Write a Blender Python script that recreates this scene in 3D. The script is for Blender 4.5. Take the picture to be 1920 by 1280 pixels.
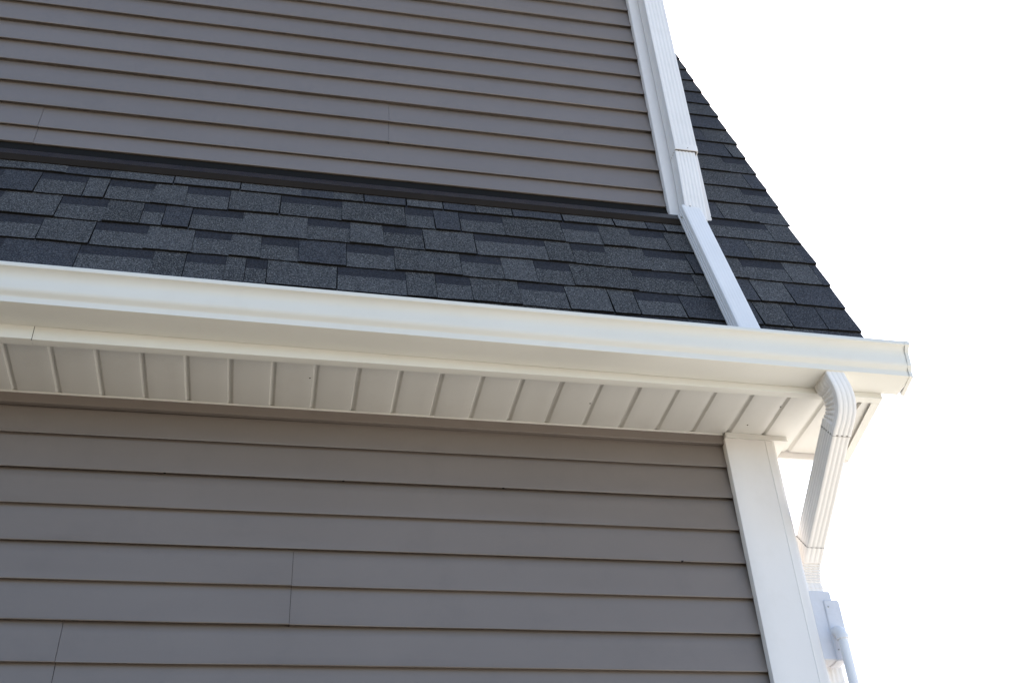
import bpy, bmesh, math, random
from mathutils import Vector, Matrix
random.seed(11)
for o in list(bpy.data.objects): bpy.data.objects.remove(o)
S = bpy.context.scene
COL = S.collection

# ------------------------------------------------------------------ camera
CAM = Vector((-0.7712, -3.3044, -2.6506))
rgt = Vector((0.97886, -0.19575, -0.05923)); upv = Vector((-0.07349, -0.60694, 0.79134)); fwd = Vector((0.19085, 0.77026, 0.60850))
cd = bpy.data.cameras.new('camera'); cam = bpy.data.objects.new('camera', cd); COL.objects.link(cam)
M = Matrix((( rgt.x, upv.x, -fwd.x, CAM.x), (rgt.y, upv.y, -fwd.y, CAM.y), (rgt.z, upv.z, -fwd.z, CAM.z), (0, 0, 0, 1)))
cam.matrix_world = M
cd.sensor_width = 36; cd.sensor_fit = 'HORIZONTAL'; cd.lens = 36*2147.57/1920
cd.clip_start = 0.05; cd.clip_end = 2000
S.camera = cam

# ------------------------------------------------------------------ sky and sun (the sun stands behind the house)
SUN_AZ, SUN_EL = math.radians(14), math.radians(47)
W = bpy.data.worlds.new('World'); S.world = W; W.use_nodes = True
wn = W.node_tree.nodes; wl = W.node_tree.links
sky = wn.new('ShaderNodeTexSky'); sky.sky_type = 'NISHITA'; sky.sun_disc = False
sky.sun_elevation = SUN_EL; sky.sun_rotation = SUN_AZ
sky.air_density = 1.0; sky.dust_density = 1.8; sky.ozone_density = 1.8; sky.altitude = 50
bg = wn['Background']; bg.inputs['Strength'].default_value = 0.12
wl.new(sky.outputs['Color'], bg.inputs['Color'])
sl = bpy.data.lights.new('sun', 'SUN'); sl.energy = 4.0; sl.angle = math.radians(0.53); sl.color = (1, 0.95, 0.88)
so = bpy.data.objects.new('sun', sl); COL.objects.link(so)
sd = Vector((math.sin(SUN_AZ)*math.cos(SUN_EL), math.cos(SUN_AZ)*math.cos(SUN_EL), math.sin(SUN_EL)))
so.rotation_euler = sd.to_track_quat('Z', 'Y').to_euler(); so.location = sd*30
S.view_settings.view_transform = 'Standard'; S.view_settings.look = 'None'
S.view_settings.gamma = 1; S.view_settings.use_curve_mapping = False
S.view_settings.exposure = 1.72
S.render.engine = 'CYCLES'
S.cycles.max_bounces = 10; S.cycles.diffuse_bounces = 6

# ------------------------------------------------------------------ materials
def mat(name, col, rough=.5, spec=.5, var=.0, var_scale=3, bump=None, metal=0, obj_var=0, coat=0, dirt=None):
    """col: base; var: soft tone change; bump: (scale, strength, stretch); obj_var: tone change per piece; dirt: (colour, amount, scale)"""
    m = bpy.data.materials.new(name); m.use_nodes = True
    nt = m.node_tree; N = nt.nodes; L = nt.links; b = N['Principled BSDF']
    b.inputs['Roughness'].default_value = rough; b.inputs['Metallic'].default_value = metal
    b.inputs['Specular IOR Level'].default_value = spec
    if coat: b.inputs['Coat Weight'].default_value = coat; b.inputs['Coat Roughness'].default_value = .15
    tc = N.new('ShaderNodeTexCoord')
    src = N.new('ShaderNodeRGB'); src.outputs[0].default_value = (*col, 1); c = src.outputs[0]
    if var:
        n = N.new('ShaderNodeTexNoise'); n.inputs['Scale'].default_value = var_scale; n.inputs['Detail'].default_value = 5
        L.new(tc.outputs['Object'], n.inputs['Vector'])
        mr = N.new('ShaderNodeMapRange'); mr.inputs[1].default_value = .3; mr.inputs[2].default_value = .7
        mr.inputs[3].default_value = 1-var; mr.inputs[4].default_value = 1+var
        L.new(n.outputs['Fac'], mr.inputs[0])
        v = N.new('ShaderNodeVectorMath'); v.operation = 'SCALE'; L.new(c, v.inputs[0]); L.new(mr.outputs[0], v.inputs['Scale']); c = v.outputs[0]
    if obj_var:
        oi = N.new('ShaderNodeObjectInfo'); mr = N.new('ShaderNodeMapRange')
        mr.inputs[3].default_value = 1-obj_var; mr.inputs[4].default_value = 1+obj_var
        L.new(oi.outputs['Random'], mr.inputs[0])
        v = N.new('ShaderNodeVectorMath'); v.operation = 'SCALE'; L.new(c, v.inputs[0]); L.new(mr.outputs[0], v.inputs['Scale']); c = v.outputs[0]
    if dirt:
        n = N.new('ShaderNodeTexNoise'); n.inputs['Scale'].default_value = dirt[2]; n.inputs['Detail'].default_value = 8; n.inputs['Roughness'].default_value = .7
        L.new(tc.outputs['Object'], n.inputs['Vector'])
        cr = N.new('ShaderNodeMapRange'); cr.inputs[1].default_value = .52; cr.inputs[2].default_value = .75; cr.inputs[4].default_value = dirt[1]
        L.new(n.outputs['Fac'], cr.inputs[0])
        mx = N.new('ShaderNodeMix'); mx.data_type = 'RGBA'; L.new(cr.outputs[0], mx.inputs[0]); L.new(c, mx.inputs[6]); mx.inputs[7].default_value = (*dirt[0], 1); c = mx.outputs[2]
    L.new(c, b.inputs['Base Color'])
    if bump:
        prev = None
        for sc, st, stretch in bump:
            mp = N.new('ShaderNodeMapping'); mp.inputs['Scale'].default_value = stretch; L.new(tc.outputs['Object'], mp.inputs[0])
            n = N.new('ShaderNodeTexNoise'); n.inputs['Scale'].default_value = sc; n.inputs['Detail'].default_value = 4; L.new(mp.outputs[0], n.inputs['Vector'])
            bp = N.new('ShaderNodeBump'); bp.inputs['Strength'].default_value = st; bp.inputs['Distance'].default_value = .004 if sc > 15 else .01
            L.new(n.outputs['Fac'], bp.inputs['Height'])
            if prev: L.new(prev.outputs[0], bp.inputs['Normal'])
            prev = bp
        L.new(prev.outputs[0], b.inputs['Normal'])
    return m

TAUPE = (.178, .149, .130)
M_side = mat('taupe_vinyl', TAUPE, .42, .50, .04, 1.7, [(60, .10, (.12, 1, 1)), (2.2, .25, (1, 1, 1))], obj_var=.02, dirt=((.12, .10, .09), .25, 6))
M_under = mat('taupe_vinyl_lip', TAUPE, .55, .4, .05, 3)
M_white = mat('white_aluminium', (.75, .715, .685), .45, .42, .02, 2.5, [(2.0, .16, (1, 1, 1)), (90, .03, (1, 1, 1))], dirt=((.55, .50, .42), .14, 8))
M_gut = mat('gutter_enamel', (.70, .683, .625), .42, .45, .02, 3, [(1.6, .10, (.6, 1, 1))], dirt=((.55, .51, .42), .10, 14))
M_vinyl = mat('white_vinyl', (.672, .652, .608), .5, .4, .03, 2, [(3, .2, (1, 1, 1)), (120, .06, (1, 1, 1))], obj_var=.018, dirt=((.50, .46, .40), .2, 7))
M_spout = mat('spout_enamel', (.82, .785, .75), .42, .5, .03, 4, [(3, .22, (1, 1, 1))], dirt=((.6, .58, .52), .2, 9))
M_dark = mat('dark_gap', (.012, .011, .010), .8, .2)
M_seam = mat('seam_shadow', (.10, .09, .08), .8, .2)
M_seam2 = mat('spout_seam', (.30, .285, .26), .8, .2)
M_flash = mat('flashing_metal', (.008, .009, .015), .24, .55, .1, 8, [(5, .2, (.3, 1, 1))])
M_hem = mat('flashing_hem', (.024, .018, .013), .7, .05, .1, 8)
M_wood = mat('sheathing', (.25, .2, .14), .8, .2, .1, 3)
M_box = mat('painted_box', (.64, .64, .68), .55, .4, .03, 15, [(60, .3, (1, 1, 1))], dirt=((.5, .5, .48), .3, 14))
M_screw = mat('zinc_screw', (.45, .44, .42), .4, .5, metal=.6)
M_cond = mat('pvc_conduit', (.73, .73, .75), .45, .4, .03, 6, [(3, .1, (1, 1, 1))])

def shingle_mat(name, base, amp, light, lightamt):
    m = bpy.data.materials.new(name); m.use_nodes = True
    nt = m.node_tree; N = nt.nodes; L = nt.links; b = N['Principled BSDF']
    b.inputs['Roughness'].default_value = .85; b.inputs['Specular IOR Level'].default_value = .3
    tc = N.new('ShaderNodeTexCoord')
    def noise(sc, det, ro=.6):
        n = N.new('ShaderNodeTexNoise'); n.inputs['Scale'].default_value = sc; n.inputs['Detail'].default_value = det; n.inputs['Roughness'].default_value = ro
        L.new(tc.outputs['Object'], n.inputs['Vector']); return n
    def mrange(src, a, bb, c, d):
        mr = N.new('ShaderNodeMapRange'); mr.inputs[1].default_value = a; mr.inputs[2].default_value = bb; mr.inputs[3].default_value = c; mr.inputs[4].default_value = d
        L.new(src, mr.inputs[0]); return mr.outputs[0]
    g = noise(240, 2); g2 = noise(150, 2); big = noise(7, 4)
    oi = N.new('ShaderNodeObjectInfo')
    tone = mrange(oi.outputs['Random'], 0, 1, 1-amp, 1+amp)
    bt = mrange(big.outputs['Fac'], .3, .7, .85, 1.15)
    mu = N.new('ShaderNodeMath'); mu.operation = 'MULTIPLY'; L.new(tone, mu.inputs[0]); L.new(bt, mu.inputs[1])
    gr = mrange(g2.outputs['Fac'], .35, .65, .35, 1.65)
    mu2 = N.new('ShaderNodeMath'); mu2.operation = 'MULTIPLY'; L.new(mu.outputs[0], mu2.inputs[0]); L.new(gr, mu2.inputs[1])
    src = N.new('ShaderNodeRGB'); src.outputs[0].default_value = (*base, 1)
    v = N.new('ShaderNodeVectorMath'); v.operation = 'SCALE'; L.new(src.outputs[0], v.inputs[0]); L.new(mu2.outputs[0], v.inputs['Scale'])
    f = mrange(g.outputs['Fac'], .53, .64, 0, lightamt)
    mx = N.new('ShaderNodeMix'); mx.data_type = 'RGBA'; L.new(f, mx.inputs[0]); L.new(v.outputs[0], mx.inputs[6]); mx.inputs[7].default_value = (*light, 1)
    # sparse brown granules
    h = noise(240, 1)
    mp = N.new('ShaderNodeMapping'); mp.inputs['Location'].default_value = (3.1, 7.7, 1.3); L.new(tc.outputs['Object'], mp.inputs[0]); L.new(mp.outputs[0], h.inputs['Vector'])
    f2 = mrange(h.outputs['Fac'], .62, .68, 0, .35)
    mx2 = N.new('ShaderNodeMix'); mx2.data_type = 'RGBA'; L.new(f2, mx2.inputs[0]); L.new(mx.outputs[2], mx2.inputs[6]); mx2.inputs[7].default_value = (.10, .075, .055, 1)
    L.new(mx2.outputs[2], b.inputs['Base Color'])
    bp = N.new('ShaderNodeBump'); bp.inputs['Strength'].default_value = .5; bp.inputs['Distance'].default_value = .002
    L.new(g2.outputs['Fac'], bp.inputs['Height']); L.new(bp.outputs[0], b.inputs['Normal'])
    return m
M_sh = shingle_mat('shingle_granules', (.036, .0355, .0365), .36, (.25, .245, .23), .68)
M_sh2 = shingle_mat('shingle_granules_dark', (.026, .0265, .031), .14, (.17, .17, .17), .55)
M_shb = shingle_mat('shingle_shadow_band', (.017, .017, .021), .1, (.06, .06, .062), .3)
M_edge = mat('shingle_cut_edge', (.012, .011, .010), .95, .1)

# ------------------------------------------------------------------ helpers
def tag(o, label=None, cat=None, group=None, kind=None):
    if label: o['label'] = label
    if cat: o['category'] = cat
    if group: o['group'] = group
    if kind: o['kind'] = kind
    return o
def empty(name, loc):
    o = bpy.data.objects.new(name, None); COL.objects.link(o); o.location = loc; o.empty_display_size = .1; return o
def abspos(o):
    p = Vector((0, 0, 0))
    while o: p = p + o.location; o = o.parent
    return p
def link(name, me, parent=None):
    o = bpy.data.objects.new(name, me); COL.objects.link(o)
    if parent:
        o.parent = parent; o.location = -abspos(parent)      # meshes are drawn in world metres
    return o
def mesh(name, V, F, mats, parent=None, mi=None, smooth=None):
    me = bpy.data.meshes.new(name); me.from_pydata([tuple(v) for v in V], [], F)
    for m in (mats if isinstance(mats, (list, tuple)) else [mats]): me.materials.append(m)
    bm = bmesh.new(); bm.from_mesh(me)
    bm.faces.ensure_lookup_table()
    if mi:
        for f, i in zip(bm.faces, mi): f.material_index = i
    bmesh.ops.recalc_face_normals(bm, faces=bm.faces)
    if smooth is not None:
        for f in bm.faces: f.smooth = True
        for e in bm.edges:
            if len(e.link_faces) == 2 and e.calc_face_angle(0) > smooth: e.smooth = False
    bm.to_mesh(me); bm.free()
    return link(name, me, parent)
def sweep(name, rings, mats, parent=None, closed=True, caps=True, smooth=None, mi_fn=None):
    V = [v for r in rings for v in r]; n = len(rings[0]); F = []; mi = []
    for i in range(len(rings)-1):
        for j in range(n if closed else n-1):
            a = i*n+j; b = i*n+(j+1) % n
            F.append((a, b, b+n, a+n)); mi.append(mi_fn(i, j) if mi_fn else 0)
    if caps and closed:
        F.append(tuple(range(n))); F.append(tuple(range((len(rings)-1)*n, len(rings)*n))); mi += [0, 0]
    return mesh(name, V, F, mats, parent, mi if mi_fn else None, smooth)
def extrude_x(name, prof, x0, x1, mats, parent=None, slope=0, xs=None, smooth=None, skew=0, wob=0, **k):
    xs = xs or [x0, x1]
    rings = []
    for x in xs:
        w = [random.uniform(-wob, wob) for _ in prof] if wob else [0]*len(prof)
        rings.append([(x + skew*(y+.33), y+w[i], z+slope*(x+1)) for i, (y, z) in enumerate(prof)])
    return sweep(name, rings, mats, parent, smooth=smooth, **k)
def box(name, lo, hi, m, parent=None, bev=0.0):
    x0, y0, z0 = lo; x1, y1, z1 = hi
    me = bpy.data.meshes.new(name); bm = bmesh.new()
    bmesh.ops.create_cube(bm, size=1)
    for v in bm.verts: v.co = Vector((x0 if v.co.x < 0 else x1, y0 if v.co.y < 0 else y1, z0 if v.co.z < 0 else z1))
    if bev: bmesh.ops.bevel(bm, geom=bm.edges[:], offset=bev, segments=2, affect='EDGES', profile=.5)
    if bev:
        for f in bm.faces: f.smooth = False
    bm.to_mesh(me); bm.free(); me.materials.append(m)
    return link(name, me, parent)
def rng(a, b, n): return [a+(b-a)*i/(n-1) for i in range(n)]

# ------------------------------------------------------------------ ground
GZ = -4.35
def ground_material():
    m = bpy.data.materials.new('dry_lawn'); m.use_nodes = True
    N = m.node_tree.nodes; L = m.node_tree.links; b = N['Principled BSDF']; b.inputs['Roughness'].default_value = .95
    tc = N.new('ShaderNodeTexCoord'); n = N.new('ShaderNodeTexNoise'); n.inputs['Scale'].default_value = .6; n.inputs['Detail'].default_value = 10
    L.new(tc.outputs['Object'], n.inputs['Vector'])
    cr = N.new('ShaderNodeValToRGB'); L.new(n.outputs['Fac'], cr.inputs[0])
    cr.color_ramp.elements[0].position = .35; cr.color_ramp.elements[0].color = (.12, .095, .055, 1)
    cr.color_ramp.elements[1].position = .7; cr.color_ramp.elements[1].color = (.21, .165, .105, 1)
    L.new(cr.outputs[0], b.inputs['Base Color'])
    n2 = N.new('ShaderNodeTexNoise'); n2.inputs['Scale'].default_value = 30; L.new(tc.outputs['Object'], n2.inputs['Vector'])
    bp = N.new('ShaderNodeBump'); bp.inputs['Strength'].default_value = .6; L.new(n2.outputs['Fac'], bp.inputs['Height']); L.new(bp.outputs[0], b.inputs['Normal'])
    return m
g = mesh('ground', [(-400, -400, GZ), (400, -400, GZ), (400, 400, GZ), (-400, 400, GZ)], [(0, 1, 2, 3)], ground_material())
tag(g, 'pale dry ground spreading out below the house', kind='structure')

bounce_ob = mesh('bounce_slab', [(1.6, -30, GZ+.02), (11, -30, GZ+.02), (11, 30, GZ+.02), (1.6, 30, GZ+.02), (1.6, -30, GZ-.1), (11, -30, GZ-.1), (11, 30, GZ-.1), (1.6, 30, GZ-.1)],
             [(0, 1, 2, 3), (0, 1, 5, 4), (1, 2, 6, 5), (2, 3, 7, 6), (3, 0, 4, 7)], mat('bounce_slab_pale', (.52, .50, .45), .9, .3, .06, 1.5, [(40, .3, (1, 1, 1))]))  # unseen slab, added to bounce sunlight onto the right soffit and post
tag(bounce_ob, 'added unseen pale slab bouncing light up at the gable end of the house', kind='structure')

# ------------------------------------------------------------------ the house
E = .127
XL = -7.0                                   # left end of everything that runs along the wall
house = tag(empty('house', (0, 2.5, GZ)), 'taupe vinyl sided house with dark shingled lower roof and white trim', 'house')
YR0, ZR0, MR = -.3323, -.2709, 3.0135       # roof plane of the steep lower slope
CS = 1/math.hypot(1, MR); SN = MR*CS
def RP(x, s, off=0.0):                      # point on the steep roof slope: s metres up the slope, off metres proud of the deck
    return Vector((x, YR0 + s*CS - SN*off, ZR0 + s*SN + CS*off))

# lower wall: core and foundation
lower_wall = box('lower_wall', (XL, .03, GZ+.55), (.985, 6.0, -.405), M_wood, house)
box('foundation', (XL+.02, .05, GZ-.3), (.965, 5.98, GZ+.55), mat('concrete', (.35, .34, .32), .9, .2, .1, 4, [(30, .4, (1, 1, 1))]), house)

def siding_panel(zb, courses, x0, x1, parent, slope, yo=0.0, e=E, cut=None, name='siding_panel', lip=.0145, tr=None):
    """one vinyl panel of one or two laps, closed profile with a rolled butt edge under every lap"""
    P = []
    dp = .0170
    for c in range(courses):
        z = zb + c*e
        P += [(dp, z+.011), (.0052, z+.011), (.0040, z+.0004), (.0020, z), (.0006, z+.0006), (0, z+.0022), (.0003, z+.004)]
        P += [(.0052, z+e*.26), (.0098, z+e*.50), (.0136, z+e*.74), (.0160, z+e-.0015)]
    top = zb + courses*e
    P[-1] = (.0160, top-.0012)
    P += [(dp+.006, top+.012), (dp+.009, top+.012), (dp+.009, zb+.011)]
    P = [(y+yo, z) for y, z in P]
    n = max(2, int(abs(x1-x0)/.3)+1)
    xs = rng(x0, x1, n); rings = []
    for i, x in enumerate(xs):
        dz = random.uniform(-.0007, .0007)
        rings.append([(x, y + (random.uniform(-.0005, .0005)), z + slope*(x+1) + dz) for (y, z) in P])
    return sweep(name, rings, M_side, parent, smooth=math.radians(28))

# lower wall panels: rows of double laps
SLOPE = .0058
rows = []
z = -.5525 + 1*E                               # z of lap line i is -.5525 - i*E
def zl(i): return (-.5445 - .0 if i == 0 else -.5525 - i*E)
seams = {1: [-5.1], 3: [-2.35, -6.0], 5: [-.707, -4.36], 7: [-1.353, -5.0], 9: [-.1, -3.8], 11: [-2.0], 13: [.2, -3.4], 15: [-1.1, -4.7], 17: [-2.9], 19: [.0, -3.7], 21: [-1.7], 23: [-.4, -4.0], 25: [-2.2]}
XC = .815
for k in range(1, 27, 2):
    cuts = [XL] + sorted(seams.get(k, [])) + [XC]
    zb = zl(k)
    for j, (a, b) in enumerate(zip(cuts[:-1], cuts[1:])):
        # neighbouring panels lap each other by 15 mm; the right-hand one lies on top
        siding_panel(zb, 2, a-(.0 if j == 0 else .0), b-.0012 if j < len(cuts)-2 else b, lower_wall, SLOPE, yo=(-.0016 if j % 2 else 0))
        if j:
            mesh('siding_seam', [(a-.0012, .006, zb+SLOPE*(a+1)), (a, .006, zb+SLOPE*(a+1)), (a, .0225, zb+2*E+SLOPE*(a+1)), (a-.0012, .0225, zb+2*E+SLOPE*(a+1)),
                                 (a-.0012, .0215, zb+SLOPE*(a+1)), (a, .0215, zb+SLOPE*(a+1)), (a, .0235, zb+2*E+SLOPE*(a+1)), (a-.0012, .0235, zb+2*E+SLOPE*(a+1))],
                 [(0, 1, 2, 3), (4, 5, 6, 7), (0, 1, 5, 4), (2, 3, 7, 6), (1, 2, 6, 5), (3, 0, 4, 7)], M_dark, lower_wall)
# top, part-height lap
def short_lap(za, zt, parent):
    P = [(.0135, za+.011), (.0052, za+.011), (.004, za+.0004), (.002, za), (.0006, za+.0006), (0, za+.0022), (.0003, za+.004), (.007, zt), (.022, zt), (.022, za+.011)]
    rings = [[(x, y, z+SLOPE*(x+1)) for y, z in P] for x in rng(XL, XC, 22)]
    return sweep('siding_panel', rings, M_side, parent, smooth=math.radians(28))
short_lap(-.5485, -.452, lower_wall)
# fit the gap between the part lap and the first full panel row
# weep holes in the butt edges
def weep(x, zc, parent, r=.0035):
    V = []; n = 8
    for y in (-.0004, .006):
        for i in range(n):
            a = i/n*2*math.pi; V.append((x+math.cos(a)*r*1.3, y, zc+math.sin(a)*r*.6))
    F = [tuple(range(n)), tuple(range(n, 2*n))]+[(i, (i+1) % n, (i+1) % n+n, i+n) for i in range(n)]
    mesh('weep_hole', V, F, M_dark, parent)
for x in (-3.3, -2.65, -1.98, -1.13, -.56, -.02): weep(x, zl(1)+SLOPE*(x+1)+.0015, lower_wall)
weep(.58, zl(3)+SLOPE*1.58+.0015, lower_wall)

# frieze channel above the top lap, taupe, with the white receiver lip over it
extrude_x('frieze_channel', [(-.0135, -.4145), (-.0155, -.4165), (-.0135, -.4485), (-.0115, -.4505), (.004, -.4505), (.004, -.4470), (.022, -.4470), (.022, -.4145)],
          XL, XC, M_side, house, smooth=math.radians(30))
extrude_x('soffit_receiver', [(-.0195, -.4095), (-.0205, -.4135), (-.0195, -.4160), (-.012, -.4160), (-.012, -.4145), (.022, -.4145), (.022, -.4095)], XL, XC-.005, M_vinyl, house)

# soffit: one board per groove
soffit = box('soffit', (XL, -.325, -.398), (1.285, .07, -.392), M_wood, house)
def soffit_board(xa, xb, y0, y1, k):
    g = .0105; d = .0088; zf = -.4134 + .0004*((k*7) % 5-2)
    P = [(xa, zf+.004), (xa, zf+d), (xa+.0035, zf+d), (xa+.0055, zf+d*.8), (xa+g, zf+.0008), (xa+g+.003, zf)]
    nb = 4
    P += [(xa+g+.003 + (xb-g-.003-xa-g-.003)*i/nb, zf - .0007*math.sin(math.pi*i/nb)*(1 if k % 3 else -1)) for i in range(1, nb)]
    P += [(xb-g*.75-.003, zf), (xb-g*.75, zf+.0008), (xb-.0045, zf+d*.8), (xb-.003, zf+d), (xb, zf+d), (xb, zf+.014), (xa, zf+.014)]
    P = P[1:]
    ys = [y0, y0+.03, (y0+y1)/2, y1-.02, y1]
    rings = []
    for i, y in enumerate(ys):
        sag = (0, -.0002, -.0006, .0002, .002)[i]
        rings.append([(x, y, z + (sag if z < zf+.003 else 0)) for x, z in P])
    return sweep('soffit_board', rings, M_vinyl, soffit, smooth=math.radians(35))
XG0, GW = -1.633, .1366
i0 = int((XL-XG0)/GW)
for i in range(i0, 22):
    xa = XG0+i*GW; xb = min(xa+GW, 1.285)
    if xa > 1.20: break
    right = xa > .80
    soffit_board(xa, xb, -.322, .072 if right else -.006, i)

for nx_, ny_, nz_ in ((-.694, -.20, -.4142), (.879, -.09, -.4142), (.957, -.215, -.4142), (.27, -.16, -.4142)):
    box('nail_head', (nx_-.0022, ny_-.0022, nz_-.0006), (nx_+.0022, ny_+.0022, nz_+.001), M_dark, soffit)
# fascia, in two lengths lapped at the seam
fascia = box('fascia', (XL, -.318, -.4134), (1.276, -.285, -.20), M_wood, house)
def fascia_cover(x0, x1, yo):
    P = [(-.3325+yo, -.22), (-.3325+yo, -.4315), (-.3315+yo, -.4335), (-.3295+yo, -.4342), (-.302, -.4342), (-.3012, -.4330), (-.3012, -.4300), (-.303, -.4300), (-.303, -.4318), (-.3285, -.4318), (-.3285, -.22)]
    return extrude_x('fascia_cover', P, x0, x1, M_gut, fascia, xs=rng(x0, x1, max(2, int((x1-x0)/.35))), smooth=math.radians(35), wob=.0004)
fascia_cover(XL, -1.5395, -.002)
fascia_cover(-1.5400+.002, 1.290, 0)
mesh('fascia_seam', [(-1.5402, -.3338, -.37), (-1.5386, -.3338, -.37), (-1.5386, -.3338, -.4352), (-1.5402, -.3338, -.4352), (-1.5402, -.3300, -.37), (-1.5386, -.3300, -.37), (-1.5386, -.3300, -.4352), (-1.5402, -.3300, -.4352)],
     [(0, 1, 2, 3), (4, 5, 6, 7), (0, 1, 5, 4), (1, 2, 6, 5), (2, 3, 7, 6), (3, 0, 4, 7)], M_seam, fascia)

# boxed return at the gable end: side fascia, its lip, the closing strip at the back
def slab_xy(name, pts, z0, z1, m, parent):
    n = len(pts); V = [(x, y, z0) for x, y in pts]+[(x, y, z1) for x, y in pts]
    return mesh(name, V, [tuple(range(n)), tuple(range(n, 2*n))]+[(i, (i+1) % n, (i+1) % n+n, i+n) for i in range(n)], m, parent)
ret = slab_xy('eave_return', [(1.286, -.3322), (1.2905, -.3322), (1.352, .092), (1.347, .092)], -.4335, -.20, M_gut, house)
slab_xy('return_lip', [(1.262, -.3005), (1.290, -.3005), (1.349, .088), (1.322, .088)], -.4337, -.4305, M_gut, ret)
slab_xy('soffit_board', [(1.2362, -.322), (1.282, -.322), (1.340, .072), (1.2362, .072)], -.4225, -.398, M_vinyl, ret)
slab_xy('closing_strip', [(.992, .078), (1.346, .078), (1.346, .090), (.992, .090)], -.436, -.398, M_white, ret)
slab_xy('return_back', [(.99, .0905), (1.346, .0905), (1.346, .12), (.99, .12)], -.40, -.1, M_white, ret)

# corner posts: broad white face, round nosed on the outside corner
def post(name, x0, x1, zb, zt, y, parent, r=.022, cut=0):
    P = [(x0+.001, y+.03), (x0, y+.004), (x0+.0012, y+.0012), (x0+.004, y), (x0+.05, y-.0006)]
    if x1 > 1: P += [(x1-.046, y-.0006), (x1-.0448, y-.0020), (x1-.0430, y-.0022), (x1-.0415, y-.0006)]
    P += [(x1-r*1.7, y)]
    for i in range(7):
        a = math.pi/2*i/6; P.append((x1-r+r*math.sin(a), y+r-r*math.cos(a)))
    P += [(x1, y+.12), (x1-.004, y+.12), (x1-.03, y+.05)]
    zs = rng(zb, zt, 9); rings = []
    for k, zz in enumerate(zs):
        rings.append([(x + random.uniform(-.0005, .0005), yy, zz + (cut*(x-x0)/(x1-x0) if k == 0 else 0)) for x, yy in P])
    return sweep(name, rings, M_white, parent, smooth=math.radians(40))
cp = post('corner_post', .809, 1.010, GZ+.56, -.4352, -.027, house)
slab_xy('post_channel', [(.813, -.034), (.818, -.0365), (1.050, -.030), (1.058, -.025), (1.058, .0775), (1.0105, .0775), (1.0105, .0), (.813, -.0)], -.4342, -.4142, M_vinyl, house)

# gable wall on the right, lap by lap, cut along the roof line
gable_wall = mesh('gable_wall', [(.95, .031, -.40), (.985, .031, -.40)], [], M_wood, house)
bm = bmesh.new()
poly = [(.12, -.40), (5.88, -.40), (5.3, 2.55), (3.0, 3.6), (.72, 2.55)]
vs = [bm.verts.new((x, y, z)) for x in (.93, .984) for y, z in poly]
n = len(poly); bm.faces.new(vs[:n]); bm.faces.new(vs[n:])
for i in range(n): bm.faces.new((vs[i], vs[(i+1) % n], vs[(i+1) % n+n], vs[i+n]))
bmesh.ops.recalc_face_normals(bm, faces=bm.faces); bm.to_mesh(gable_wall.data); bm.free()
for k in range(-23, 29):
    zb = -.5525 + k*E
    if zb < GZ+.56 : continue
    y0 = .095 if zb < -.45 else max(.095, (zb+E-ZR0)/MR+YR0+.06)
    y1 = 5.9 if zb < -.45 else 6.0-y0
    if zb > 2.4: y0 = .75+(zb-2.4)*2.1; y1 = 6-y0
    if y1 < y0+.2: break
    P = [(1.0, zb), (1.0, zb+.003), (.988, zb+E), (.984, zb+E), (.984, zb)]
    sweep('siding_panel', [[(x, y, z) for x, z in P] for y in (y0, y1)], M_side, gable_wall)

# ------------------------------------------------------------------ main roof
roof = empty('roof', (0, 2.5, 0)); roof.parent = house; roof.location = Vector((0, 2.5, 0)) - abspos(house)
XRK = 1.322
SB = 3.30                                          # where the steep slope breaks
def slab(name, a, b, c, d, n_off, m, parent):      # a..d corners, thickness vector
    V = [a, b, c, d, a+n_off, b+n_off, c+n_off, d+n_off]
    return mesh(name, V, [(0, 1, 2, 3), (4, 5, 6, 7), (0, 1, 5, 4), (1, 2, 6, 5), (2, 3, 7, 6), (3, 0, 4, 7)], m, parent)
nd = Vector((0, SN, -CS))*.02
slab('roof_deck', RP(XL, -.02, -.001), RP(XRK-.01, -.02, -.001), RP(XRK-.01, SB, -.001), RP(XL, SB, -.001), nd, M_edge, roof)
tp = RP(0, SB)
ridge_y, ridge_z = 3.0, tp.z + (3.0-tp.y)*.45
for sgn in (0, 1):
    ya, za, yb, zb = (tp.y, tp.z, ridge_y, ridge_z) if not sgn else (6-tp.y, tp.z, ridge_y, ridge_z)
    slab('upper_slope', Vector((XL, ya, za)), Vector((XRK, ya, za)), Vector((XRK, yb, zb)), Vector((XL, yb, zb)), Vector((0, 0, -.03)), M_sh2, roof)
slab('rear_slope', Vector((XL, 6.33, -.27)), Vector((XRK, 6.33, -.27)), Vector((XRK, 6-tp.y, tp.z)), Vector((XL, 6-tp.y, tp.z)), Vector((0, -.03, 0)), M_sh2, roof)
# rake board and its soffit along the gable
slab('rake_board', RP(XRK-.028, .0, -.024), RP(XRK-.028, SB, -.024), RP(XRK-.028, SB, -.17), RP(XRK-.028, .0, -.17), Vector((.018, 0, 0)), M_white, roof)
slab('rake_soffit', RP(.99, .35, -.10), RP(XRK-.03, .35, -.10), RP(XRK-.03, SB, -.10), RP(.99, SB, -.10), nd*.4, M_vinyl, roof)
slab('drip_edge', RP(XL, -.025, .0005), RP(XRK-.005, -.025, .0005), RP(XRK-.005, .05, .0005), RP(XL, .05, .0005), Vector((0, -SN, CS))*.0015, M_gut, roof)

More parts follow.
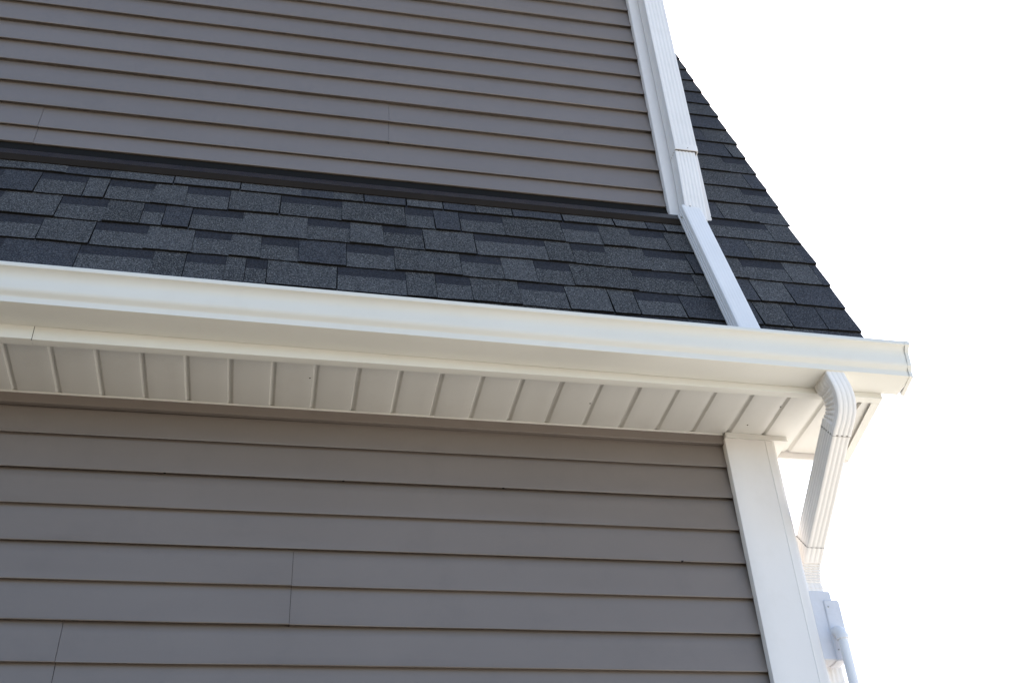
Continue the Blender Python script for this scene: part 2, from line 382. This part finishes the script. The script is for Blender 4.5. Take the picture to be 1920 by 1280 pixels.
EX = .1674
S0 = .0112
def s_at(k): return S0 + EX*k
def shingle(k, xa, xb, kind, s_top=None, edge=False):
    """kind T: raised tab, D: raised darker tab, R: recessed piece with its dark band"""
    s0 = s_at(k); H = EX + .022
    if s_top: H = min(H, s_top - s0)
    w = xb-xa; nx = 2 if w < .12 else (4 if w < .35 else 6)
    xs = rng(xa, xb, nx)
    raised = kind in 'TD'
    th = .0128 if raised else .0098
    th += random.uniform(-.0012, .0014)
    drop = random.uniform(-.0010, .0010)
    flare = random.choice((0, 0, .002, -.002, .003)) if raised else 0
    if not raised: xb = min(xb+.0010, XRK+.003); xs = rng(xa, xb, nx)
    V = []; F = []; mi = []
    rowsS = [0, EX*.64 + random.uniform(-.006, .006), H]
    def off(s, base): return base*(1-s/H) + .0035*(s/H)
    nxs = len(xs)
    for layer in (0, 1):
        for r, s in enumerate(rowsS):
            for i, x in enumerate(xs):
                t = (i/(nxs-1)-.5)*2
                dx = -t*flare*(1-s/H) if s < H else 0
                js = random.uniform(-.0016, .0016) if r == 0 else 0
                jo = random.uniform(-.0006, .0010) if r == 0 else 0
                wav = .0022*math.sin(x*9+k*2.1) if r == 0 else 0
                if layer: o = off(s, th) + jo
                else: o = .0016*(1-s/H) + .0004 + (random.uniform(0, .0018) if r == 0 else 0)
                if x > XRK-.03 and r == 0 and layer: o += .0008
                V.append(RP(x+dx, s0+s+js+(drop if r == 0 else 0)+wav, o))
    n = nxs*3
    for r in range(2):
        for i in range(nxs-1):
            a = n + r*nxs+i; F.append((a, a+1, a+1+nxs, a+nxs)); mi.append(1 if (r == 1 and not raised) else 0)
            a = r*nxs+i; F.append((a, a+nxs, a+1+nxs, a+1)); mi.append(2)
    for i in range(nxs-1):
        F.append((i, i+1, i+1+n, i+n)); mi.append(2)
        a = 2*nxs+i; F.append((a, a+n, a+1+n, a+1)); mi.append(2)
    for r in range(2):
        a = r*nxs; F.append((a, a+n, a+nxs+n, a+nxs)); mi.append(2)
        a = r*nxs+nxs-1; F.append((a, a+nxs, a+nxs+n, a+n)); mi.append(2)
    top = M_sh2 if kind == 'D' else M_sh
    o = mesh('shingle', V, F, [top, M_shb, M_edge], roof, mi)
    return o

CO = {   # pieces of each course in the strip above the gutter: first edge, then kind and right-hand edge of every piece (metres along the wall)
 5: '-1.879 T -1.768 T -1.629 D -1.471 T -1.243 T -0.994 T -0.763 D -0.642 T -0.523 D -0.355 T -0.207 D -0.076 T 0.072 D 0.28 T 0.498 T 0.638 D 0.715 T 0.833',
 4: '-1.84 D -1.708 R -1.545 T -1.466 R -1.303 T -1.184 R -1.029 T -0.838 R -0.608 T -0.364 R -0.252 D -0.149 R 0.024 T 0.264 R 0.421 T 0.552 R 0.698 T 0.881',
 3: '-1.801 T -1.605 R -1.446 T -1.32 R -1.246 D -1.149 R -0.968 T -0.733 R -0.576 T -0.453 R -0.303 T -0.103 R 0.174 T 0.278 R 0.415 T 0.577 R 0.751 D 0.869',
 2: '-1.762 R -1.633 T -1.459 R -1.282 T -1.124 R -0.996 T -0.891 R -0.76 D -0.59 R -0.417 T -0.172 R -0.018 T 0.109 R 0.246 T 0.491 R 0.736 T 0.881',
 1: '-1.723 D -1.481 R -1.242 T -1.135 R -1.002 T -0.934 R -0.863 T -0.621 R -0.381 T -0.275 R -0.149 T 0.027 R 0.2 T 0.364 T 0.466 R 0.64 D 0.88',
 0: '-1.684 D -1.523 T -1.194 R -0.853 T -0.5 R -0.135 T 0.244 R 0.638 D 0.84',
}
FL_S = .915                                          # the flashing starts here
DX = .965                                            # right face of the dormer
for k, txt in CO.items():
    t = txt.split(); x = float(t.pop(0)); prs = list(zip(t[::2], [float(v) for v in t[1::2]]))
    st = None if k < 5 else 1.0
    # left of the frame
    xx = x; kk = 'R'
    while xx > XL:
        w = random.uniform(.15, .34); shingle(k, max(xx-w, XL), xx-.0012, kk, st); xx -= w; kk = 'T' if kk == 'R' else 'R'
    for kind, xb in prs:
        shingle(k, x, xb-.0022, kind, st); x = xb
    CO[k] = x
# right of the last seam to the rake
RT = {0: 'R 0.922 D 1.008 T 1.127 D', 1: 'D 0.935 T 1.05 D 1.191 D', 2: 'D 0.974 T 1.118 D', 3: 'T 0.981 R 1.163 T 1.29 D', 4: 'D 1.055 T 1.279 D', 5: 'R 1.198 T 1.313 D', 6: 'D 1.02 T 1.18 R', 7: 'T 1.189 R', 8: 'T 1.247 D', 9: 'T 1.193 R', 10: 'D 1.252 T', 11: 'D 1.171 T', 12: 'D', 13: 'T', 14: 'D', 15: 'T', 16: 'D', 17: 'T', 18: 'D', 19: 'T', }
for k in range(0, 19):
    x = CO[k] if k in CO else DX-.02
    t = RT[k].split()
    while t:
        kind = t.pop(0)
        xb = float(t.pop(0)) if t else XRK + random.uniform(-.002, .002)
        if xb > x+.01: shingle(k, x, xb-.0022, kind); x = xb

# ------------------------------------------------------------------ dormer standing flush over the lower wall
dormer = box('dormer_wall', (XL, .031, .74), (.945, 1.2, 3.0), M_wood, house)
UZ = lambda i: .7204 + E*i + .004
# bottom (starter) row shows its thick underside
def dpanel(zb, zt_laps, x0, x1, yo=0): return siding_panel(zb, zt_laps, x0, x1, dormer, 0, yo)
useams = {0: [-1.794, -5.0], 2: [-.420, -4.0], 4: [-2.9], 6: [-5.2], 8: [-3.2], 10: [-6.0], 12: [-2.4], 14: [-.9, -4.4], 16: [-3.0]}
def starter(x0, x1, yo):
    z0, z1, z2 = .757, UZ(1), UZ(2)
    P = [(.036, z0+.016), (.0085, z0+.016), (.0070, z0+.0004), (.0020, z0), (.0006, z0+.0006), (0, z0+.0022), (.0003, z0+.004), (.0048, z0+.03), (.0090, z0+.06), (.0128, z1-.0015),
         (.0150, z1+.011), (.0052, z1+.011), (.004, z1+.0004), (.002, z1), (.0006, z1+.0006), (0, z1+.0022), (.0003, z1+.004), (.0052, z1+E*.26), (.0098, z1+E*.50), (.0136, z1+E*.74), (.0160, z2-.0012),
         (.019, z2+.012), (.0225, z2+.012), (.036, z1)]
    P = [(y+yo, z) for y, z in P]
    rings = [[(x, y+random.uniform(-.0004, .0004), z) for y, z in P] for x in rng(x0, x1, max(2, int((x1-x0)/.3)+1))]
    return sweep('siding_panel', rings, M_side, dormer, smooth=math.radians(28))
DXC = .778
for k in range(0, 17, 2):
    cuts = [XL]+sorted(useams[k])+[DXC]
    for j, (a, b) in enumerate(zip(cuts[:-1], cuts[1:])):
        bb = b-.0010 if j < len(cuts)-2 else b; yo = -.0014 if j % 2 else 0
        if k == 0: starter(a, bb, yo)
        else: dpanel(UZ(k), 2, a, bb, yo)
        if j:
            zb = .757 if k == 0 else UZ(k)
            mesh('siding_seam', [(a-.0011, .006, zb), (a, .006, zb), (a, .0215, UZ(k+2)), (a-.0011, .0215, UZ(k+2)), (a-.0011, .022, zb), (a, .022, zb), (a, .0235, UZ(k+2)), (a-.0011, .0235, UZ(k+2))],
                 [(0, 1, 2, 3), (4, 5, 6, 7), (0, 1, 5, 4), (2, 3, 7, 6), (1, 2, 6, 5), (3, 0, 4, 7)], M_dark, dormer)
# dark apron flashing between roof and dormer wall
flash = extrude_x('apron_flashing', [tuple(RP(0, .955, .016))[1:], tuple(RP(0, 1.005, .011))[1:], (-.006, .690), (-.004, .690), (-.001, .684), (.000, .682), tuple(RP(0, 1.0, .006))[1:], tuple(RP(0, .955, .0135))[1:]],
                  XL, .83, M_flash, house, xs=rng(XL, .83, 24), smooth=math.radians(25), wob=.0004)
extrude_x('flashing_hem', [tuple(RP(0, .912, .0135))[1:], tuple(RP(0, .956, .0175))[1:], tuple(RP(0, .956, .0150))[1:], tuple(RP(0, .912, .0115))[1:]], XL, .83, M_hem, flash, xs=rng(XL, .83, 24), wob=.0003)
box('underside_shade_strip', (XL, .0095, .7590), (DXC, .0362, .768), mat('underside_shade_brown', (.165, .145, .118), .7, .2), dormer)  # added strip under the starter lap, underside shade mixed into its brown
box('gap_shade_strip', (XL, .0365, .69), (.83, .06, .775), M_dark, dormer)  # black strip, deep shade of the gap below the siding painted in
extrude_x('gap_shade_sheet', [(-.004, .6895), (.036, .752), (.036, .70), (.002, .684)], XL, .83, M_dark, dormer)  # black sheet behind the flashing, painted as the shade in the gap
# dormer corner post, its foot cut on the rake of the roof
dp_ = post('corner_post', .772, .962, .6, 2.95, -.024, house, r=.012)
for v in dp_.data.vertices:
    if v.co.z < .65:
        x, y = v.co.x, v.co.y
        v.co.z = .640 - .018*(x-.772)/.19 + max(0, y+.012)*1.6
# dormer cheek and its eave (above the frame)
ck = mesh('dormer_cheek', [(.955, .05, .92), (.955, .78, 3.0), (.955, .05, 3.0), (.93, .05, .92), (.93, .78, 3.0), (.93, .05, 3.0)], [(0, 1, 2), (3, 4, 5), (0, 1, 4, 3), (1, 2, 5, 4), (2, 0, 3, 5)], M_side, house)
slab('dormer_eave', Vector((XL, -.30, 2.98)), Vector((1.20, -.30, 2.98)), Vector((1.20, 1.6, 3.25)), Vector((XL, 1.6, 3.25)), Vector((0, 0, .12)), M_white, house)

# ------------------------------------------------------------------ gutter: K profile, falling slightly to the outlet at the right
gutter = tag(empty('gutter', (-.5, -.39, -.40)), 'long white K-profile gutter along the eave below the dark shingles', 'gutter')
GS = -.0102
YB = -.3345
out = [(YB, -.3905), (-.4425, -.3905), (-.4446, -.3893), (-.4452, -.3870), (-.4452, -.3712), (-.4458, -.3690),
       (-.4500, -.3640), (-.4555, -.3600), (-.4600, -.3540), (-.4625, -.3470), (-.4640, -.3350), (-.4655, -.3200), (-.4690, -.3060), (-.4750, -.2960), (-.4835, -.2890), (-.4892, -.2868), (-.4904, -.2845),
       (-.4906, -.2730), (-.4896, -.2716), (-.4860, -.2712)]
th = .0022
inn = [(-.4850, -.2735), (-.4882, -.2745), (-.4880, -.2840), (-.4830, -.2865), (-.4735, -.2940), (-.4670, -.3050), (-.4632, -.3200), (-.4616, -.3350), (-.4600, -.3460), (-.4575, -.3530), (-.4535, -.3585), (-.4480, -.3625), (-.4432, -.3685), (-.4430, -.3870), (-.4420, -.3880),
       (YB+th, -.3880), (YB+th, -.2800), (YB, -.2800)]
G = extrude_x('gutter_body', out+inn, XL, 1.352, M_gut, gutter, slope=GS, xs=rng(XL, 1.352, 30), smooth=math.radians(32), wob=.0003)
# end cap, standing a little askew, with its crimped flange
def capx(y): return 1.3475 + .16*(y+.4452)*0 + (.022*(y+.4452)/.11)
cp_out = [(YB, -.3922), (-.4455, -.3922), (-.4468, -.3900), (-.4470, -.3700), (-.4520, -.3632), (-.4612, -.3550), (-.4652, -.3350), (-.4668, -.3200), (-.4705, -.3060), (-.4845, -.2895), (-.4914, -.2860), (-.4918, -.2705), (-.4800, -.2698), (YB, -.2750)]
def cap_ring(dx, sc=0): return [(capx(y)+dx, y*(1)+(sc*(1 if y < -.4 else 0)), z+GS*(2.36)) for y, z in cp_out]
sweep('end_cap', [cap_ring(-.0060), cap_ring(.0085)], M_gut, gutter)
V = []
for (y, z) in [(-.4470, -.388), (-.4474, -.372), (-.4525, -.3628), (-.4640, -.3440), (-.4669, -.3200), (-.4718, -.3050), (-.4855, -.2890)]:
    jx = random.uniform(-.0015, .0015)
    V.append((capx(y)-.0058+jx, y-.0012, z+GS*2.36)); V.append((capx(y)-.0070+jx, y-.0012, z+GS*2.36))
mesh('sealed_seam', V + [(x, y+.002, z) for x, y, z in V], [(2*i, 2*i+1, 2*i+3, 2*i+2) for i in range(6)]+[(14+2*i, 15+2*i, 17+2*i, 16+2*i) for i in range(6)], mat('sealant', (.40, .39, .36), .7, .3), gutter)
box('gutter_hanger', (.30, -.486, -.2945), (.318, -.333, -.2915), M_gut, gutter)
for hx in (-5.7, -4.5, -3.3, -2.1, -.9): box('gutter_hanger', (hx, -.486, -.288), (hx+.018, -.333, -.285), M_gut, gutter)

# ------------------------------------------------------------------ downspouts
def rib_ring(w, d, ribs_front, ribs_side, rib0=.003, rr=.006, side_rib=None):
    """cross-section seen from above, origin at its centre; u across the front, v into depth; fluted faces"""
    pts = []; ch = .0018*rr/.006
    def face(p0, p1, nrm, n):
        rib = side_rib if (side_rib and nrm[0]) else rib0
        L = math.dist(p0, p1); ux, uy = (p1[0]-p0[0])/L, (p1[1]-p0[1])/L
        r = rr
        pts.append((p0[0]+ux*r, p0[1]+uy*r))
        m = L-2*r-.004
        for i in range(n):
            c = r+.002 + m*(i+.5)/n; hw = m/n*.20
            for dd, dep in ((-hw*1.5, 0), (-hw*.6, rib), (hw*.6, rib), (hw*1.5, 0)):
                pts.append((p0[0]+ux*(c+dd)-nrm[0]*dep, p0[1]+uy*(c+dd)-nrm[1]*dep))
        pts.append((p1[0]-ux*r, p1[1]-uy*r))
    a, b = w/2, d/2
    face((-a, -b), (a, -b), (0, -1), ribs_front)
    pts.append((a-ch, -b+ch))
    face((a, -b), (a, b), (1, 0), ribs_side)
    pts.append((a-ch, b-ch))
    face((a, b), (-a, b), (0, 1), ribs_front)
    pts.append((-a+ch, b-ch))
    face((-a, b), (-a, -b), (-1, 0), ribs_side)
    pts.append((-a+ch, -b+ch))
    return pts
def tube(name, path, ring, parent, m=M_spout, normal=None, scale_fn=None, mod=None, smooth=math.radians(38), caps=True):
    """path: list of (point, tangent, outward front normal)"""
    rings = []
    for k, (p, t, fn) in enumerate(path):
        t = t.normalized(); v = -fn.normalized(); u = t.cross(v).normalized()
        if u.x < 0: u = -u
        sc = scale_fn(k) if scale_fn else 1
        R = []
        for (a, b) in ring:
            du, dv = a*sc, b*sc
            if mod: du, dv = mod(k, du, dv)
            R.append(p + u*du + v*dv)
        rings.append(R)
    return sweep(name, rings, m, parent, smooth=smooth, caps=caps)
def screw(p, nrm, parent, r=.0045):
    bm = bmesh.new(); bmesh.ops.create_cone(bm, cap_ends=True, segments=8, radius1=r, radius2=r*.7, depth=.004)
    me = bpy.data.meshes.new('screw'); q = nrm.to_track_quat('Z', 'Y').to_matrix().to_4x4(); bmesh.ops.transform(bm, matrix=Matrix.Translation(p) @ q, verts=bm.verts)
    bm.to_mesh(me); bm.free(); me.materials.append(M_screw); return link('screw', me, parent)
Zd = Vector((0, 0, -1)); Fr = Vector((0, -1, 0))

# upper downspout: down the dormer corner, then along the roof into the gutter
us = tag(empty('downspout', (.862, -.06, .65)), 'white ribbed downspout on the dormer corner post, running down the shingles into the gutter', 'downspout', 'rectangular white downspouts')
ringU = rib_ring(.106, .072, 5, 3, .0018)
ringU2 = rib_ring(.094, .064, 5, 3, .0018)
tube('upper_pipe', [(Vector((.8735, -.0640, z)), Zd, Fr) for z in (2.95, 2.2, 1.6, 1.020)], ringU, us, scale_fn=lambda k: 1)
tube('pipe_collar', [(Vector((.8735, -.0640, z)), Zd, Fr) for z in (1.052, 1.0180)], rib_ring(.1078, .0738, 0, 0), us)
tube('joint_gap', [(Vector((.8715, -.0630, z)), Zd, Fr) for z in (1.030, 1.0145)], rib_ring(.100, .068, 0, 0), us, m=M_seam)
tube('lower_pipe', [(Vector((.868, -.0620, 1.05)), Zd, Fr), (Vector((.864, -.0620, .85)), Zd, Fr), (Vector((.858, -.0625, .66)), Zd, Fr), (Vector((.857, -.0640, .605)), Zd, Fr)], ringU2, us)
# diagonal length on the roof: plain front, fluted sides
ringD = rib_ring(.086, .066, 9, 3, .0006)
ringD = rib_ring(.087, .066, 5, 3, .0005, .010, .0045)
rn = Vector((0, -SN, CS)); rt = RP(-.026, -.1)-RP(0, .95)
pa, pb = RP(.8420, .985, .0385), RP(.8200, .02, .0385)
td = (pb-pa)
tube('roof_pipe', [(pa + td*f, td, rn) for f in (0, .25, .5, .75, 1)], ringD, us)
screw(RP(.835, .975, .073), rn, us); screw(Vector((.7955, -.075, .627)), Vector((-1, 0, 0)), us); screw(Vector((.879, -.1015, 1.030)), Fr, us, .003)

# lower downspout: outlet, crimped elbow, slanted run, second elbow, pipe down the gable wall
ls = tag(empty('downspout', (1.07, -.1, -.7)), 'white downspout curving from the gutter outlet back to the gable wall', 'downspout', 'rectangular white downspouts')
ringL = rib_ring(.067, .100, 3, 5, .0014)
th1 = math.radians(53)
def arc(p0, th_a, th_b, rad, n, x0, x1):
    """arc in the y-z plane; tangent angle from straight down towards +y; rad is the bend radius of the centreline"""
    out_ = []; p = Vector(p0); prev = th_a
    for i in range(n+1):
        th_ = th_a+(th_b-th_a)*i/n
        if i:
            mid = (th_+prev)/2; L = abs(th_-prev)*rad
            p = p + Vector(((x1-x0)/n, math.sin(mid)*L, -math.cos(mid)*L))
        out_.append((p.copy(), Vector((0, math.sin(th_), -math.cos(th_))), Vector((0, -math.cos(th_), -math.sin(th_)))))
        prev = th_
    return out_
XO = 1.085
p0 = Vector((XO, -.388, -.405))
A = [(p0+Vector((-.019, 0, 0)), Zd, Fr), (p0+Vector((-.012, 0, -.035)), Zd, Fr)]
a1 = arc(p0+Vector((0, 0, -.035)), 0, th1, .150, 16, 0, 0)
def crimp(k, du, dv):
    return du, dv
def crimp1(k, du, dv):
    kk = k-2
    f = 1.0
    if 1 <= kk <= 15 and kk % 2 == 1:            # pinched folds, deepest on the inner side of the bend
        w = min(1, max(0, (dv+.047)/.055))
        f = 1-.16*w
        dv = dv - .0035*w*(1 if dv > .02 else 0)
    return du*f, dv
for q_, (pp, tt, nn_) in enumerate(a1):
    f_ = q_/16; pp.x += -.012*max(0, 1-f_/.7)**2 + .008*math.sin(math.pi*f_)
path1 = A + a1[1:]
endp, endt, endn = path1[-1]
path1.append((endp+endt*.020, endt, endn))
sE = path1[-1][0]
el = tube('elbow', path1, [(a*1.05, b*1.03) for a, b in ringL], ls, mod=crimp1, smooth=math.radians(20))
tube('joint_gap', [(sE-endt*.004, endt, endn), (sE+endt*.0016, endt, endn)], [(a*1.030, b*1.020) for a, b in rib_ring(.067, .100, 0, 0)], ls, m=M_seam2)
# slanted run to meet the wall pipe at y = .105
YW = .112; r2 = .125
dy2 = r2*(1-math.cos(th1)); 
run = (YW - dy2 - sE.y - .0)/math.sin(th1)
X1 = 1.074
e2 = sE + endt*run; e2.x = X1
tube('slanted_pipe', [(sE-endt*.03, endt, endn), ((sE+e2)/2, endt, endn), (e2-endt*.03, endt, endn)], ringL, ls)
tube('joint_gap', [(e2-endt*.0582, endt, endn), (e2-endt*.0562, endt, endn)], [(a*1.04, b*1.022) for a, b in rib_ring(.067, .100, 0, 0)], ls, m=M_seam2)
a2 = arc(e2, th1, 0, r2, 15, 0, 0)
def crimp2(k, du, dv):
    if k > 0 and k % 2 == 0:
        w = min(1, max(0, (.05-dv)/.07)); return du*(1-.05*w), dv + .0045*w*(1 if dv < 0 else 0)
    return du, dv
path2 = [(e2-endt*.057, endt, endn)] + a2 + [(a2[-1][0]+Vector((0, 0, -.02)), Zd, Fr)]
tube('elbow', path2, [(a*1.05, b*1.03) for a, b in ringL], ls, mod=crimp2, smooth=math.radians(20))
w0 = a2[-1][0]
tube('wall_pipe', [(w0+Vector((0, 0, -.01)), Zd, Fr), (Vector((w0.x-.004, w0.y, -2.5)), Zd, Fr), (Vector((w0.x-.004, w0.y, GZ+.15)), Zd, Fr)], ringL, ls)
for zz in (-1.9, -3.4): box('strap', (.99, w0.y-.058, zz), (w0.x+.038, w0.y+.058, zz+.02), M_spout, ls, .002)

# ------------------------------------------------------------------ electrical box beside the corner post, with its conduit
eb = tag(empty('electrical_box', (1.04, .0, -1.15)), 'pale painted electrical box mounted on the gable wall beside the corner post', 'electrical box')
def rounded_slab(name, x0, x1, y0, y1, z0, z1, r, m, parent, slant=0.0):
    P = []
    for cx, cz, a0 in ((x1-r, z1-r, 0), (x0+.004, z1-.004, 90), (x0+.004, z0+.004, 180), (x1-r, z0+r, 270)):
        rr = r if cx == x1-r else .004
        if a0 == 0: cz = z1-.008; cx = x1-.008; rr = .008
        for i in range(6):
            a = math.radians(a0+90*i/5); P.append((cx+rr*math.cos(a), cz+rr*math.sin(a)))
    R = []
    for y, s in ((y0, .003), (y0+.003, 0), (y1, 0)):
        cx, cz = (x0+x1)/2, (z0+z1)/2
        R.append([(cx+(x-cx)*(1-s/(x1-x0)*2), y, cz+(z-cz)*(1-s/(z1-z0)*2) + slant*(x-x0)) for x, z in P])
    return sweep(name, R, m, parent, smooth=math.radians(30))
rounded_slab('box_body', 1.0, 1.080, -.022, .040, -1.268, -1.026, .02, M_box, eb)
rounded_slab('box_lid', 1.046, 1.102, -.0275, .036, -1.272, -1.060, .034, M_box, eb)
for zz in (-1.085, -1.235): screw(Vector((1.058, -.0285, zz)), Fr, eb, .003)
cd_ = tag(empty('conduit', (1.066, -.05, -1.2)), 'white plastic conduit bending down out of the electrical box', 'conduit')
def pipe(name, pts, r, m, parent, n=14):
    rings = []
    for i, p in enumerate(pts):
        a = pts[max(i-1, 0)]; b = pts[min(i+1, len(pts)-1)]; t = (b-a).normalized()
        u = Vector((1, 0, 0)); v = t.cross(u).normalized(); u = v.cross(t).normalized()
        rr = r[i] if isinstance(r, list) else r
        rings.append([p + u*rr*math.cos(2*math.pi*j/n) + v*rr*math.sin(2*math.pi*j/n) for j in range(n)])
    return sweep(name, rings, m, parent, smooth=math.radians(50))
cx = 1.064
bend = [Vector((cx, -.030-.030*math.sin(a), -1.176-.032*(1-math.cos(a)))) for a in [math.pi/2*i/8 for i in range(9)]]
pipe('conduit_elbow', [Vector((cx, -.020, -1.176))]+bend, [.0185]*10, M_cond, cd_)
pipe('conduit_collar', [bend[-1]+Vector((0, 0, .010)), bend[-1]+Vector((0, 0, -.006))], .0200, M_cond, cd_)
pipe('conduit_pipe', [bend[-1]+Vector((0, 0, .004)), bend[-1]+Vector((.0, 0, -.5)), Vector((cx, -.06, GZ+.2))], .0160, M_cond, cd_)
